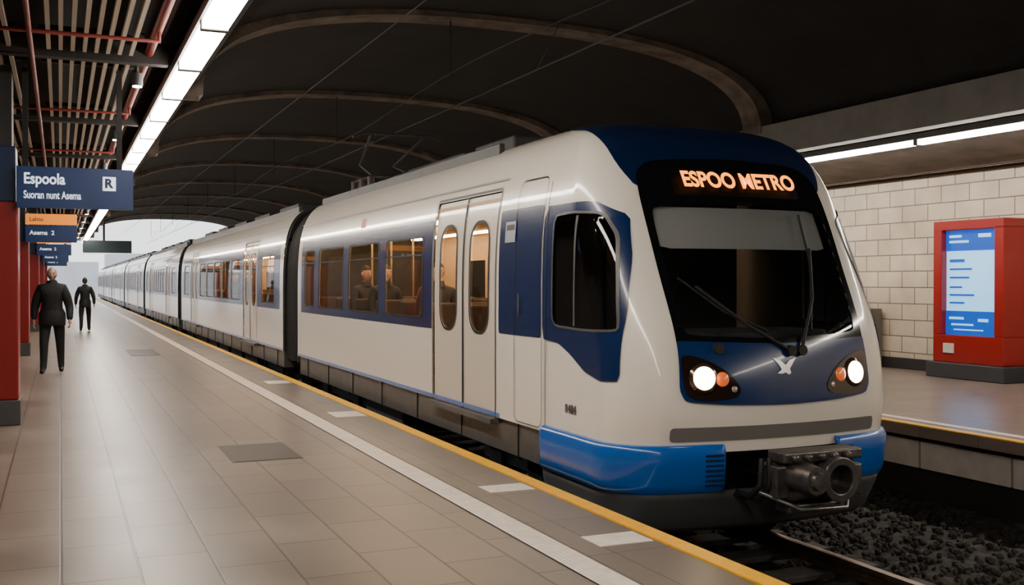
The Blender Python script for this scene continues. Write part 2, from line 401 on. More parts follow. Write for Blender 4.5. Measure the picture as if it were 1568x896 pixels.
def interior(y0,y1):
    t='%d'%int(y0)
    box('saloon_floor_'+t,XC-1.24,XC+1.24,y0,y1,.27,.31,mat('saloon_floor',(.15,.13,.12),.5),train)
    box('saloon_ceiling_'+t,XC-1.23,XC+1.20,y0,y1,2.36,2.40,INTW,train)
    box('saloon_farwall_'+t,XC+1.17,XC+1.19,y0,y1,.31,2.4,INTW,train)
    m=MB(); w=MB(); y=y0+.8
    while y<y1-1.5:
        w.box(XC+1.145,XC+1.17,y,y+1.2,1.25,1.95); y+=1.9
    w.obj('saloon_farwindows_'+t,mat('far_window',(.02,.022,.025),.08),train)
    l=MB()
    for x in (XC-.75,XC+.65): l.box(x,x+.12,y0+.2,y1-.2,2.33,2.36)
    l.obj('saloon_lamps_'+t,INTL,train)
    y=y0+.9; p=MB()
    while y<y1-1.2:
        for x in (XC-1.16,XC+.26):
            m.box(x,x+.88,y,y+.42,.62,.76); m.box(x,x+.88,y+.40,y+.50,.62,1.36)
        p.cyl((XC-.28,y+.45,1.34),.018,2.06,'z',10)
        y+=1.1
    m.obj('saloon_seats_'+t,SEAT,train,.03); p.obj('saloon_poles_'+t,POLE,train)
def car(y0,y1,doors,wins,tag,f0=None):
    sweep('roof_'+tag,roofpts,y0,y1,WHITE); sweep('far_side_'+tag,farpts,y0,y1,WHITE)
    cuts=[y0]+[d for q in doors for d in q]+[y1]
    for i in range(0,len(cuts),2):
        a,b=cuts[i],cuts[i+1]
        hs=[rrect(w[0],w[1],1.21,2.10,.07) for w in wins if w[0]>a and w[1]<b]
        side('side_panel_%s%d'%(tag,i),rect(a,b,.33,2.6),WHITE,train,hs,off=0,f=fcar)
        aa=a+.05 if i>0 else a+(.0 if tag=='a' else .35); bb=b-.05 if i<len(cuts)-2 else b-.3
        if tag!='a' or i>0:
            side('window_band_%s%d'%(tag,i),rect(aa,bb,1.09,2.28),NAVY,train,hs,off=.004,f=fcar)
            side('window_band_far_%s%d'%(tag,i),rect(aa,bb,1.09,2.28),NAVY,train,hs,off=.004,f=fcar,far=True)
            for k,h in enumerate(hs): side('window_far_%s%d_%d'%(tag,i,k),h,BLACKG,train,off=.004,f=fcar,far=True)
        for k,h in enumerate(hs):
            side('window_frame_%s%d_%d'%(tag,i,k),expand(h,.018),RUB,train,[h],off=.010,f=fcar)
            side('window_glass_%s%d_%d'%(tag,i,k),h,GL,train,off=-.01,f=fcar)
            side('window_bar_%s%d_%d'%(tag,i,k),rect(bounds(h)[0],bounds(h)[1],1.90,1.915),RUB,train,off=.002,f=fcar)
    for i,(a,b) in enumerate(doors):
        side('door_lintel_%s%d'%(tag,i),rect(a,b,2.46,2.6),WHITE,train,off=0,f=fcar); door(a,b,tag if i==0 else tag+str(i))
    side('blue_pinstripe_'+tag,rect(y0,y1,.335,.375),BLUE,train,off=.006,f=fcar)
    for i,y in enumerate([y0+.02,y1-.25]):
        if tag=='a' and i==0: continue
        side('body_seam_%s%d'%(tag,i),rect(y,y+.012,.36,2.5),RUB,train,off=.008,f=fcar)
    side('gutter_'+tag,rect(y0,y1,2.555,2.575),mat('gutter_grey',(.4,.38,.35),.4),train,off=.012,f=fcar)
    interior(max(y0,8.8),y1-.1)
    pts=[(XC-wz(z),z) for z in (.33,1.0,1.5,1.8,2.0,2.15,2.3,2.45)]+roofpts+farpts[1:]
    for k,y in enumerate((y0,y1)):
        if tag=='a' and k==0: continue
        mesh('car_end_%s%d'%(tag,k),[(p[0],y,p[1]) for p in pts],[tuple(range(len(pts)))],DGREY,train)
    s=MB(); y=y0+.05 if tag!='a' else 8.0
    s.box(XC-HW+.03,XC+HW-.03,y,y1-.05,.02,.33)
    s.obj('skirt_'+tag,SKIRT,train,.01)
    u=MB(); yy=y0+3.4
    while yy<y1-4.5:
        u.box(XC-HW+.12,XC+HW-.12,yy,yy+1.7,-.28,.05); yy+=2.1
    u.obj('underframe_boxes_'+tag,DGREY,train,.03)
    sk=MB(); yy=y+.6
    while yy<y1: sk.box(XC-HW+.018,XC-HW+.03,yy,yy+.012,.03,.32); yy+=1.45
    sk.obj('skirt_seams_'+tag,RUB,train)
def bogie(yc,tag):
    w=MB()
    for dy in (-.95,.95):
        for x in (XC-.72,XC+.72): w.cyl((x,yc+dy,-.21),.41,.12,'x',36); w.cyl((x-(.1 if x<XC else -.1),yc+dy,-.21),.13,.16,'x',20)
        w.cyl((XC,yc+dy,-.21),.08,1.5,'x',16)
    w.obj('wheels_'+tag,STEEL,train,smooth=True)
    b=MB()
    for s in (-1,1):
        x=XC+s*.98; b.box(x-.07,x+.07,yc-1.35,yc+1.35,-.18,-.03)
        for dy in (-.95,.95): b.box(x-.11,x+.11,yc+dy-.17,yc+dy+.17,-.34,-.06)
        for dy in (-.45,.45): b.cyl((x,yc+dy,-.0),.1,.2,'z',18)
        b.box(x-.05,x+.05,yc-.3,yc+.3,-.38,-.18)
    b.obj('bogie_frame_'+tag,DGREY,train,.02)
car(8.98,18.0,[(9.09,10.87)],[(11.25,12.7),(13.03,14.55),(14.87,16.4),(16.75,17.45)],'a')
bogie(8.65,'a0'); bogie(15.9,'a1')
cars=[(19.3,36.8),(38.0,53.2),(54.4,70.5),(71.7,88),(89.2,105),(106.2,122)]
for i,(a,b) in enumerate(cars):
    tg='bcdefg'[i]; d=[(a+2.8,a+4.55),(b-4.55,b-2.8)]
    w=[(a+.9,a+2.2)]; s=d[0][1]+.4; e=d[1][0]-.4; n=5; q=(e-s)/n
    w+=[(s+k*q+.1,s+(k+1)*q-.1) for k in range(n)]+[(b-2.2,b-.9)]
    car(a,b,d,w,tg); bogie(a+2.2,tg+'0'); bogie(b-2.2,tg+'1')
prev=18.0
for i,(a,b) in enumerate(cars):
    v=[];f=[]; N=12; pts=[(XC-wz(z)*1,z) for z in (.2,1.0,1.6,2.0,2.3)]+roofpts+[(XC+wz(z),z) for z in (2.3,2.0,1.6,1.0,.2)]
    n=len(pts)
    for k in range(N*2+1):
        y=prev+(a-prev)*k/(N*2); sc=.955 if k%2 else .90
        if k==N: sc=.99
        for p in pts: v.append((XC+(p[0]-XC)*sc,y,.2+(p[1]-.2)*(sc*.985)))
    for k in range(N*2):
        for j in range(n-1): f.append((k*n+j,k*n+j+1,(k+1)*n+j+1,(k+1)*n+j))
    mesh('gangway_%d'%i,v,f,mat('bellows',(.02,.02,.021),.6),train)
    m=MB(); m.box(XC-.9,XC+.9,prev,a,-.1,.2); m.obj('gangway_drawbar_%d'%i,RUB,train)
    for k,yy in enumerate((prev+.02,a-.08)):
        o=sweep('gangway_ring_%d_%d'%(i,k),[(XC+(p[0]-XC)*.99,.2+(p[1]-.2)*.985) for p in pts],yy,yy+.06,RUB)
    prev=b
# roof equipment
rq=MB()
for (a,b,x0,x1,h) in ((9.8,10.9,-.80,-.25,.06),(11.1,13.2,-.85,.3,.03),(13.6,14.4,-.7,.3,.07)):
    rq.box(XC+x0,XC+x1,a,b,2.94,3.05+h)
for (a,b) in cars:
    y=a+1
    while y<b-2: rq.box(XC-.80,XC+.6,y,y+1.9,2.93,3.14); rq.box(XC-.6,XC+.5,y+2.0,y+2.4,2.95,3.22); y+=3.1
rq.obj('roof_equipment',mat('roof_dark',(.018,.019,.02),.6),train,.03)
rails=MB()
for (a,b) in [(9.6,17.8)]+cars:
    rails.box(XC-.96,XC-.90,a+.2,b-.2,2.86,3.01)
rails.obj('roof_rails',ROOFG,train,.01)
ins=MB()
for y in (16.2,17.2,16.7): ins.cyl((XC-.5,y,3.16),.06,.25,'z',16); ins.cyl((XC+.5,y,3.16),.06,.25,'z',16)
ins.obj('pantograph_insulators',mat('insulator',(.04,.02,.018),.5),train,smooth=True)
for s in (-1,1):
    tube('panto_lower_%d'%s,[(XC+s*.4,16.3,3.28),(XC+s*.3,17.6,3.62)],.025,DGREY,train)
    tube('panto_upper_%d'%s,[(XC+s*.3,17.6,3.62),(XC+s*.45,16.4,3.98)],.02,DGREY,train)
tube('panto_head',[(XC-.75,16.4,3.93),(XC-.55,16.4,4.0),(XC+.55,16.4,4.0),(XC+.75,16.4,3.93)],.022,DGREY,train)
tube('panto_base',[(XC-.5,16.2,3.28),(XC+.5,16.2,3.28),(XC+.5,17.2,3.28),(XC-.5,17.2,3.28)],.03,DGREY,train,True)
side('red_logo',rect(13.85,14.05,2.34,2.46),mat('logo_red',(.6,.03,.03),.4),train,off=.006,f=fcar)
# coupler
CX=XC+.06
k=MB()
k.box(CX-.13,CX+.13,6.35,7.3,.08,.26)
k.obj('coupler_shank',IRON,train,.03)
def ringm(name,cx,cy,cz,ro,ri,h,m,par):
    v=[];f=[];n=36
    for y in (cy-h/2,cy+h/2):
        for r in (ro,ri):
            for i in range(n): a=2*math.pi*i/n; v.append((cx+r*math.cos(a),y,cz+r*math.sin(a)))
    for i in range(n):
        j=(i+1)%n
        f+=[(i,j,n+j,n+i),(2*n+i,3*n+i,3*n+j,2*n+j),(i,2*n+i,2*n+j,j),(n+i,n+j,3*n+j,3*n+i)]
    o=mesh(name,v,f,m,par)
    b=o.modifiers.new('b','BEVEL'); b.width=.008; b.segments=2; return o
ringm('coupler_ring',CX+.13,6.13,.15,.165,.105,.16,IRON,train)
k=MB(); k.cyl((CX+.13,6.26,.15),.12,.08,'y',30); k.obj('coupler_ring_back',RUB,train)
k=MB(); k.box(CX-.22,CX+.34,6.20,6.42,-.02,.32); k.obj('coupler_head_block',IRON,train,.04)
k=MB(); k.cyl((CX-.17,6.08,.18),.10,.26,'y',28,.12); k.cyl((CX-.17,5.97,.18),.06,.10,'y',24,.09)
k.obj('coupler_cone',IRON,train,smooth=True)
k=MB(); k.box(CX-.32,CX+.40,6.14,6.34,.28,.36); k.box(CX-.24,CX+.30,6.18,6.36,-.10,-.03); k.box(CX-.36,CX-.24,6.18,6.40,.02,.26)
for x in (-.24,-.12,0,.12,.24): k.cyl((CX+x,6.12,.32),.026,.06,'y',14)
k.box(CX+.33,CX+.42,6.16,6.36,.0,.24)
k.obj('coupler_electric_head',IRON,train,.015)
for i,(a,b) in enumerate(((-.33,-.5),(-.4,-.42),(.40,.48),(.36,.40))):
    tube('coupler_hose_%d'%i,[(CX+a,6.30,.30),(CX+a*1.12,6.25,.12),(CX+a*1.15,6.35,-.02+.04*i),(CX+b,6.7,.02),(CX+b,7.3,.15)],.022,RUB,train)
tube('uncoupling_rod',[(CX-.42,6.3,.06),(CX-.2,6.1,-.05),(CX+.2,6.08,-.06),(CX+.42,6.3,.1)],.016,STEEL,train)
# ------------------------------------------------------------ station
YE=70.0
FLT=tilemat('platform_tiles',(.205,.162,.131),(.242,.193,.156),(.075,.060,.048),.80,.40,.008,.32,(0,0,math.pi/2),.5,.15,.24)
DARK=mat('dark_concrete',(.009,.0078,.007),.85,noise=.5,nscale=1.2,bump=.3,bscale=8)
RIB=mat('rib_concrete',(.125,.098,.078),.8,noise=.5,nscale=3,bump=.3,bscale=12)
box('floor',-7,3.52,-12,135,-.35,0,FLT)
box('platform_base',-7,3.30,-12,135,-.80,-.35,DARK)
box('floor_opposite',8.72,14.3,-12,135,-.12,0,tilemat('platform_tiles_b',(.20,.16,.135),(.225,.18,.15),(.11,.09,.075),.8,.4,.006,.30,(0,0,math.pi/2),.5,.1,.08))
YEL=mat('yellow_paint',(.95,.47,.0),.45,noise=.08,nscale=12)
WPT=mat('white_paint',(.76,.68,.60),.5,noise=.10,nscale=9)
box('yellow_edge_line',3.38,3.51,-12,135,0,.012,YEL)
box('yellow_edge_line',8.73,8.86,-12,135,0,.012,YEL)
box('white_line_opposite',9.02,9.16,-12,135,0,.004,WPT)
wl=MB()
for x in frange(2.60,2.78,.033): wl.box(x,x+.027,-12,135,.0,.008)
wl.box(2.60,2.79,-12,135,0,.006); wl.obj('white_warning_line',WPT)
ed=tilemat('edge_tiles',(.150,.118,.096),(.172,.136,.110),(.065,.052,.043),.90,.60,.007,.38,(0,0,math.pi/2),0,.15,.1)
box('edge_paving',2.82,3.375,-12,135,0,.003,ed)
pm=MB()
for y in (5.55,7.30): pm.box(2.98,3.35,y,y+.26,.003,.008)
for y in (12.1,16.5): pm.box(2.98,3.35,y,y+.5,.003,.008)
pm.obj('door_position_marks',WPT)
hm=mat('hatch_grey',(.085,.073,.062),.45,noise=.1,nscale=30)
for (a,b) in ((9.45,10.45),(24,26.2)):
    h=MB(); h.box(1.40,2.02,a,b,0,.004)
    h.box(1.43,1.99,a+.03,b-.03,.004,.006); h.obj('floor_hatch',hm)
# pit
bal=mat('ballast',(.022,.018,.015),.95,noise=.7,nscale=14,bump=1,bscale=22)
def ballast():
    v=[];f=[]; nx=42; ys=frange(-2,20,.09); 
    for y in ys:
        for i in range(nx+1): v.append((3.32+5.6*i/nx,y,-.88+random.random()*.05))
    n=nx+1
    for j in range(len(ys)-1):
        for i in range(nx): f.append((j*n+i,j*n+i+1,(j+1)*n+i+1,(j+1)*n+i))
    ico=bmesh.new(); bmesh.ops.create_icosphere(ico,subdivisions=1,radius=1); iv=[q.co.copy() for q in ico.verts]; fi=[tuple(q.index for q in t.verts) for t in ico.faces]; ico.free()
    for _ in range(5200):
        x=random.uniform(3.6,8.8); y=random.uniform(3.0,11.5)
        if ((y+2)%.62)<.27 and XC-1.2<x<XC+1.2: continue
        r=random.uniform(.022,.045); k=len(v); s3=[random.uniform(.6,1.2) for _ in range(3)]
        R=Matrix.Rotation(random.uniform(0,6.28),3,Vector((random.random(),random.random(),random.random()+.1)).normalized())
        for q in iv:
            w=R@Vector((q.x*s3[0],q.y*s3[1],q.z*s3[2]))*r*random.uniform(.85,1.1); v.append((x+w.x,y+w.y,max(-.885,-.835+w.z)))
        f.extend(tuple(k+i for i in t) for t in fi)
    mesh('ballast',v,f,mat('ballast_stone',(.030,.024,.020),.9,noise=.6,nscale=9))
ballast()
box('track_bed',3.30,8.95,-12,135,-1.05,-.89,bal)
tr=empty('railway_track')
sl=MB()
y=-2
while y<30: sl.box(XC-1.15,XC+1.15,y,y+.24,-.79,-.735); y+=.62
sl.obj('sleepers',mat('sleeper',(.035,.029,.025),.8,noise=.3,nscale=8),tr,.01)
rl=MB()
for x in (XC-.72,XC+.72):
    rl.box(x-.035,x+.035,-12,134,-.66,-.62); rl.box(x-.01,x+.01,-12,134,-.72,-.65); rl.box(x-.07,x+.07,-12,134,-.735,-.715)
rl.obj('rails',mat('rail_steel',(.16,.11,.08),.4,metal=.7,noise=.3,nscale=10),tr)
box('platform_opposite_face',8.95,9.1,-12,135,-.95,-.12,DARK)
pp=MB()
for y in frange(-11,134,1.25): pp.box(8.90,8.95,y,y+1.22,-.50,-.20)
pp.obj('platform_opposite_panels',mat('panel_pale',(.50,.46,.42),.6,noise=.3,nscale=2))
box('platform_opposite_base',9.1,14.3,-12,135,-.95,-.12,DARK)
# right wall
WT=tilemat('wall_tiles',(.60,.50,.38),(.69,.585,.46),(.21,.16,.115),.62,.30,.011,.35,(0,0,0),.5,.6,.25,yz=True)
box('wall_right',14.3,14.6,-12,YE,0,3.62,WT)
box('baseboard_right',14.24,14.3,-12,YE,0,.20,mat('baseboard_dark',(.02,.02,.02),.5))
sf=MB()
sf.v+=[(11,-12,3.86),(14.3,-12,3.55),(14.3,YE,3.55),(11,YE,3.86),(11,-12,4.25),(14.6,-12,4.25),(14.6,YE,4.25),(11,YE,4.25),(14.6,-12,3.55),(14.6,YE,3.55)]
sf.f+=[(0,1,2,3),(4,7,6,5),(0,3,7,4),(1,8,9,2),(8,5,6,9),(0,4,5,8,1),(3,2,9,6,7)]
sf.obj('ceiling_opposite',mat('soffit_concrete',(.15,.122,.10),.75,noise=.4,nscale=1.6,bump=.3,bscale=15))
box('fascia_beam',10.85,11.1,-12,YE,3.72,4.22,mat('fascia_grey',(.17,.163,.15),.6,noise=.15,nscale=3))
tube('conduit_right',[(14.22,-12,3.50),(14.22,YE,3.50)],.035,mat('conduit_brown',(.07,.04,.03),.6))
tube('conduit_right',[(13.9,-12,3.52),(13.9,YE,3.52)],.025,MATS['conduit_brown'])
LIT=mat('strip_lamp',(1,1,1),.5,emis=(1,.90,.78),es=37)
LITR=mat('strip_lamp_opposite',(1,1,1),.5,emis=(1,.91,.79),es=58)
HOUS=mat('lamp_housing',(.04,.04,.04),.5)
def strip(name,x0,x1,z,y0,y1,L,gap,m):
    e=empty(name); a=MB(); h=MB(); y=y0
    while y<y1:
        a.box(x0,x1,y,y+L-gap,z-.04,z+.03); h.box(x0-.01,x1+.01,y+L-gap,y+L,z-.05,z+.05); y+=L
    h.box(x0-.03,x1+.03,y0,y1,z+.03,z+.12)
    a.obj('lamp_tubes',m,e); h.obj('housing',HOUS,e)
    hg=MB(); y=y0+1
    while y<y1: hg.box((x0+x1)/2-.015,(x0+x1)/2+.015,y,y+.03,z+.10,z+.5); y+=3.8
    hg.obj('hangers',HOUS,e)
strip('ceiling_strip_light',1.17,1.39,3.90,-11.5,YE-6,1.93,.09,LIT)
strip('ceiling_strip_light',11.55,11.66,3.66,-9.8,YE-2,5.4,.08,LITR)
# left ceiling
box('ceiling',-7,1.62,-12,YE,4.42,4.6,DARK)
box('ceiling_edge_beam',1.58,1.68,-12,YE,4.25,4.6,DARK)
SLM=mat('slat_metal',(.46,.385,.295),.5)
e=empty('ceiling_slats'); s=MB(); fm=MB()
y=-2
while y<YE-6:
    for g0 in (-.12,-1.30,-2.5):
        for i in range(8):
            x=g0+i*.115; s.box(x,x+.04,y,y+4.3,4.02,4.08)
        fm.box(g0-.06,g0+.92,y+.5,y+.56,4.08,4.14); fm.box(g0-.06,g0+.92,y+3.7,y+3.76,4.08,4.14)
    fm.box(-2.8,1.1,y+4.45,y+4.60,3.98,4.2)
    y+=4.8
s.obj('slats',SLM,e); fm.obj('slat_bearers',mat('bearer_dark',(.025,.021,.019),.6),e)
RED=mat('pipe_red',(.20,.016,.008),.45)
pe=empty('sprinkler_pipes')
tube('pipe_main',[(.90,-10,4.10),(.90,YE-2,4.10)],.05,RED,pe)
tube('pipe_lower',[(-.26,-10,3.96),(-.26,YE-2,3.96)],.025,RED,pe)
tube('pipe_second',[(1.03,-10,4.25),(1.03,YE-2,4.25)],.035,mat('pipe_dark',(.06,.03,.025),.5),pe)
for i,y in enumerate(frange(6.0,60,4.8)): tube('pipe_branch_%d'%i,[(-1.4,y,3.96),(.90,y,3.96),(.90,y,4.05)],.022,RED,pe)
for i,y in enumerate(frange(7.6,60,4.8)):
    e=empty('ceiling_spotlight'); m=MB(); m.cyl((.80,y,3.86),.06,.14,'z',20); m.cyl((.80,y,4.2),.015,.5,'z',8); m.obj('can',HOUS,e,smooth=True)
    m=MB(); m.cyl((.80,y,3.785),.05,.012,'z',20); m.obj('lens',mat('spot_lens',(1,1,1),.4,emis=(1,.95,.88),es=30),e)
# vault
def arch(k,rise=1.45,hw=4.65,z0=4.1,n=40):
    P=[]
    for i in range(n+1):
        a=math.pi*i/n; c_,s_=math.cos(a),math.sin(a)
        P.append((6.3-hw*k*math.copysign(abs(c_)**.8,c_),z0+rise*k*abs(s_)**.8))
    return P
def vault(y0,y1,P0,P1):
    v=[];f=[]
    n=len(P0)
    for y in (y0,y1):
        for P in (P0,P1):
            for p in P: v.append((p[0],y,p[1]))
    for i in range(n-1):
        f+=[(i,i+1,n+i+1,n+i),(2*n+i,3*n+i,3*n+i+1,2*n+i+1),(i,2*n+i,2*n+i+1,i+1),(n+i,n+i+1,3*n+i+1,3*n+i)]
    return v,f
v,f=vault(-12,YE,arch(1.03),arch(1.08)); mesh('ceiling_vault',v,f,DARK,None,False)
rv=[];rf=[]
for y in frange(.6,YE-1,6.95):
    v,f=vault(y,y+.5,arch(.975),arch(1.04)); k0=len(rv); rv+=v; rf+=[tuple(i+k0 for i in q) for q in f]
mesh('ceiling_ribs',rv,rf,RIB)
WIRE=mat('wire',(.02,.02,.02),.5)
ce=empty('overhead_wires')
tube('contact_wire',[(XC,-10,4.05),(XC,YE,4.05)],.010,WIRE,ce)
tube('messenger_wire',[(XC+.3,y,4.62+.1*math.cos(y*.45)) for y in frange(-10,YE,1)],.009,WIRE,ce)
tube('feeder_wire',[(XC-1.3,-10,4.75),(XC-1.3,YE,4.75)],.009,WIRE,ce)
for i,y in enumerate(frange(4,YE,7)):
    tube('dropper_%d'%i,[(XC,y,4.05),(XC+.3,y,4.6)],.005,WIRE,ce)
    tube('hanger_%d'%i,[(XC+.3,y+3.7,4.55),(XC+.3,y+3.7,5.5)],.012,WIRE,ce)
box('wall_left',-7.2,-7,-12,YE,0,4.6,mat('wall_left_grey',(.14,.115,.10),.6))
box('wall_rear',-7.2,14.6,-12.4,-12.05,-1,6.5,DARK)
# outside beyond the station mouth
box('ground',-60,80,135,400,-1.0,-.4,mat('ground_grey',(.35,.36,.37),.9,noise=.2,nscale=.2))
box('ground',14.6,80,YE,135,-1.0,-.4,MATS['ground_grey']); box('ground',-60,-7,YE,135,-1.0,-.4,MATS['ground_grey'])
bl=MB(); bl.box(-30,6,190,200,-.4,5.0); bl.box(8,40,210,220,-.4,7)
bl.obj('distant_buildings',mat('building_pale',(.55,.57,.60),.8,noise=.1,nscale=.3))
# columns
RP=mat('column_red',(.24,.006,.006),.4,coat=.2)
NV=mat('sign_navy',(.006,.022,.075),.4)
for i,y in enumerate((12.9,24.9,36.9,48.9,60.9)):
    e=empty('platform_column')
    xr=-.43 if i==0 else -.62
    box('shaft',xr-.62,xr,y,y+.62,.28,2.50,RP,e,.02); box('plinth',xr-.64,xr+.02,y-.02,y+.64,0,.28,mat('plinth_grey',(.07,.07,.07),.5),e,.01)
    box('panel',xr-.60,xr-.02,y+.02,y+.60,2.50,3.12,NV,e,.01); box('head',xr-.56,xr-.06,y+.06,y+.56,3.12,4.42,mat('column_head',(.025,.025,.025),.6),e)
WT2=mat('sign_white',(.8,.85,.9),.5,emis=(.85,.92,1),es=.9)
OR=mat('sign_orange',(.75,.22,.01),.4,emis=(1,.30,.015),es=.7)
NVE=mat('sign_blue_lit',(.006,.022,.08),.35,emis=(.01,.06,.24),es=.12)
R90=(math.pi/2,0,0)
e=empty('platform_sign')
box('panel',-.44,.78,12.80,12.88,2.43,2.89,NVE,e,.006); box('bracket',-.38,-.32,12.82,12.86,2.89,4.42,DARK,e); box('bracket_b',.6,.66,12.82,12.86,2.89,4.42,DARK,e)
text('line_name','Espoola',.17,(-.37,12.795,2.75),R90,WT2,e,off=.004,sx=.8)
text('line_direction','Suoran nunt Asema',.12,(-.37,12.795,2.57),R90,WT2,e,off=.002,sx=.62)
box('icon_tile',.45,.59,12.79,12.80,2.64,2.80,WT2,e); text('icon_letter','R',.14,(.47,12.785,2.72),R90,NV,e,off=.006)
for i,y in enumerate((24.7,36.7,48.7,60.7)):
    e=empty('platform_sign'); box('orange_panel',-.68,.34,y,y+.1,2.84,3.07,OR,e); box('blue_panel',-.68,.34,y,y+.1,2.46,2.82,NVE,e)
    box('bracket',-.62,-.57,y+.03,y+.07,3.05,4.42,DARK,e); box('bracket_b',.2,.26,y+.03,y+.07,3.05,4.42,DARK,e)
    text('caption','Asema  2',.13,(-.6,y-.004,2.66),R90,WT2,e,off=.002)
    text('caption_top','Lahto',.12,(-.6,y-.004,2.95),R90,NV,e,off=.002)
e=empty('track_indicator_sign'); box('panel',1.0,3.2,54,54.15,2.95,3.6,mat('indicator_dark',(.008,.025,.03),.4),e); box('hanger',1.9,2.0,54.05,54.1,3.6,4.5,DARK,e); box('lower_edge',1.0,3.2,53.98,54.0,2.95,3.0,WT2,e)
# kiosk
e=empty('information_kiosk'); KR=mat('kiosk_red',(.30,.006,.005),.35,coat=.2)
box('base',13.55,14.15,11.95,13.55,0,.26,mat('kiosk_base',(.04,.04,.045),.5),e,.02)
fm=MB(); fm.box(13.62,14.10,12.02,13.46,.26,.72); fm.box(13.62,14.10,12.02,12.20,.72,2.50); fm.box(13.62,14.10,13.28,13.46,.72,2.50); fm.box(13.62,14.10,12.02,13.46,2.46,2.62); fm.box(13.78,14.10,12.1,13.4,.7,2.5)
fm.obj('cabinet',KR,e,.015)
SC=mat('screen_white',(.3,.5,.7),.3,emis=(.22,.60,1.0),es=1.25); SB=mat('screen_blue',(.003,.06,.25),.3,emis=(.003,.11,.75),es=.65)
box('display',13.74,13.78,12.20,13.28,.72,2.46,SC,e)
b=MB()
for (y0,y1,z0,z1) in ((12.20,13.28,2.12,2.46),(12.20,13.28,.72,1.12),(12.9,13.2,1.93,1.98),(12.75,13.2,1.80,1.83),(12.8,13.2,1.66,1.69),(12.95,13.2,1.50,1.53),(12.7,13.2,1.37,1.40),(12.9,13.2,1.24,1.27)):
    b.box(13.725,13.74,y0,y1,z0,z1)
b.obj('display_panels',SB,e)
b=MB()
for (y0,y1,z0,z1) in ((12.95,13.2,2.34,2.38),(12.8,13.2,2.25,2.29),(12.35,12.6,2.33,2.39),(12.9,13.2,.98,1.02),(12.7,13.15,.88,.91),(12.4,12.6,.95,1.0),(12.5,13.1,.80,.82)):
    b.box(13.715,13.725,y0,y1,z0,z1)
b.obj('display_text',SC,e)
box('label',13.60,13.62,13.0,13.22,.42,.58,mat('label_grey',(.6,.55,.5),.5),e)
uc=empty('utility_cabinet')
box('body',13.95,14.22,15.3,16.3,0,1.10,mat('cabinet_grey',(.12,.12,.10),.5),uc,.015)
box('door_gap',13.94,13.95,15.79,15.80,.08,1.04,RUB,uc); box('handle',13.93,13.95,15.70,15.73,.5,.62,STEEL,uc)
# ------------------------------------------------------------ people
def skinmesh(V,E,R,root,sub=2):
    me=bpy.data.meshes.new('tmp'); me.from_pydata(V,E,[]); ob=bpy.data.objects.new('tmp',me); COL.objects.link(ob)
    ob.modifiers.new('s','SKIN')
    for i,r in enumerate(R):
        me.skin_vertices[0].data[i].radius=(r,r) if not isinstance(r,tuple) else r; me.skin_vertices[0].data[i].use_root=(i in (root if isinstance(root,(list,tuple)) else [root]))
    sm=ob.modifiers.new('d','SUBSURF'); sm.levels=sub; sm.render_levels=sub
    dg=bpy.context.evaluated_depsgraph_get(); out=bpy.data.meshes.new_from_object(ob.evaluated_get(dg)); bpy.data.objects.remove(ob)
    for p in out.polygons: p.use_smooth=True
    return out
SKIN=mat('skin',(.55,.32,.23),.5); MOUTH=mat('lips',(.36,.14,.12),.5); EYE=mat('eye_white',(.7,.7,.68),.3); IRIS=mat('iris',(.03,.02,.015),.2); SHOE=mat('shoe_black',(.012,.012,.012),.35)
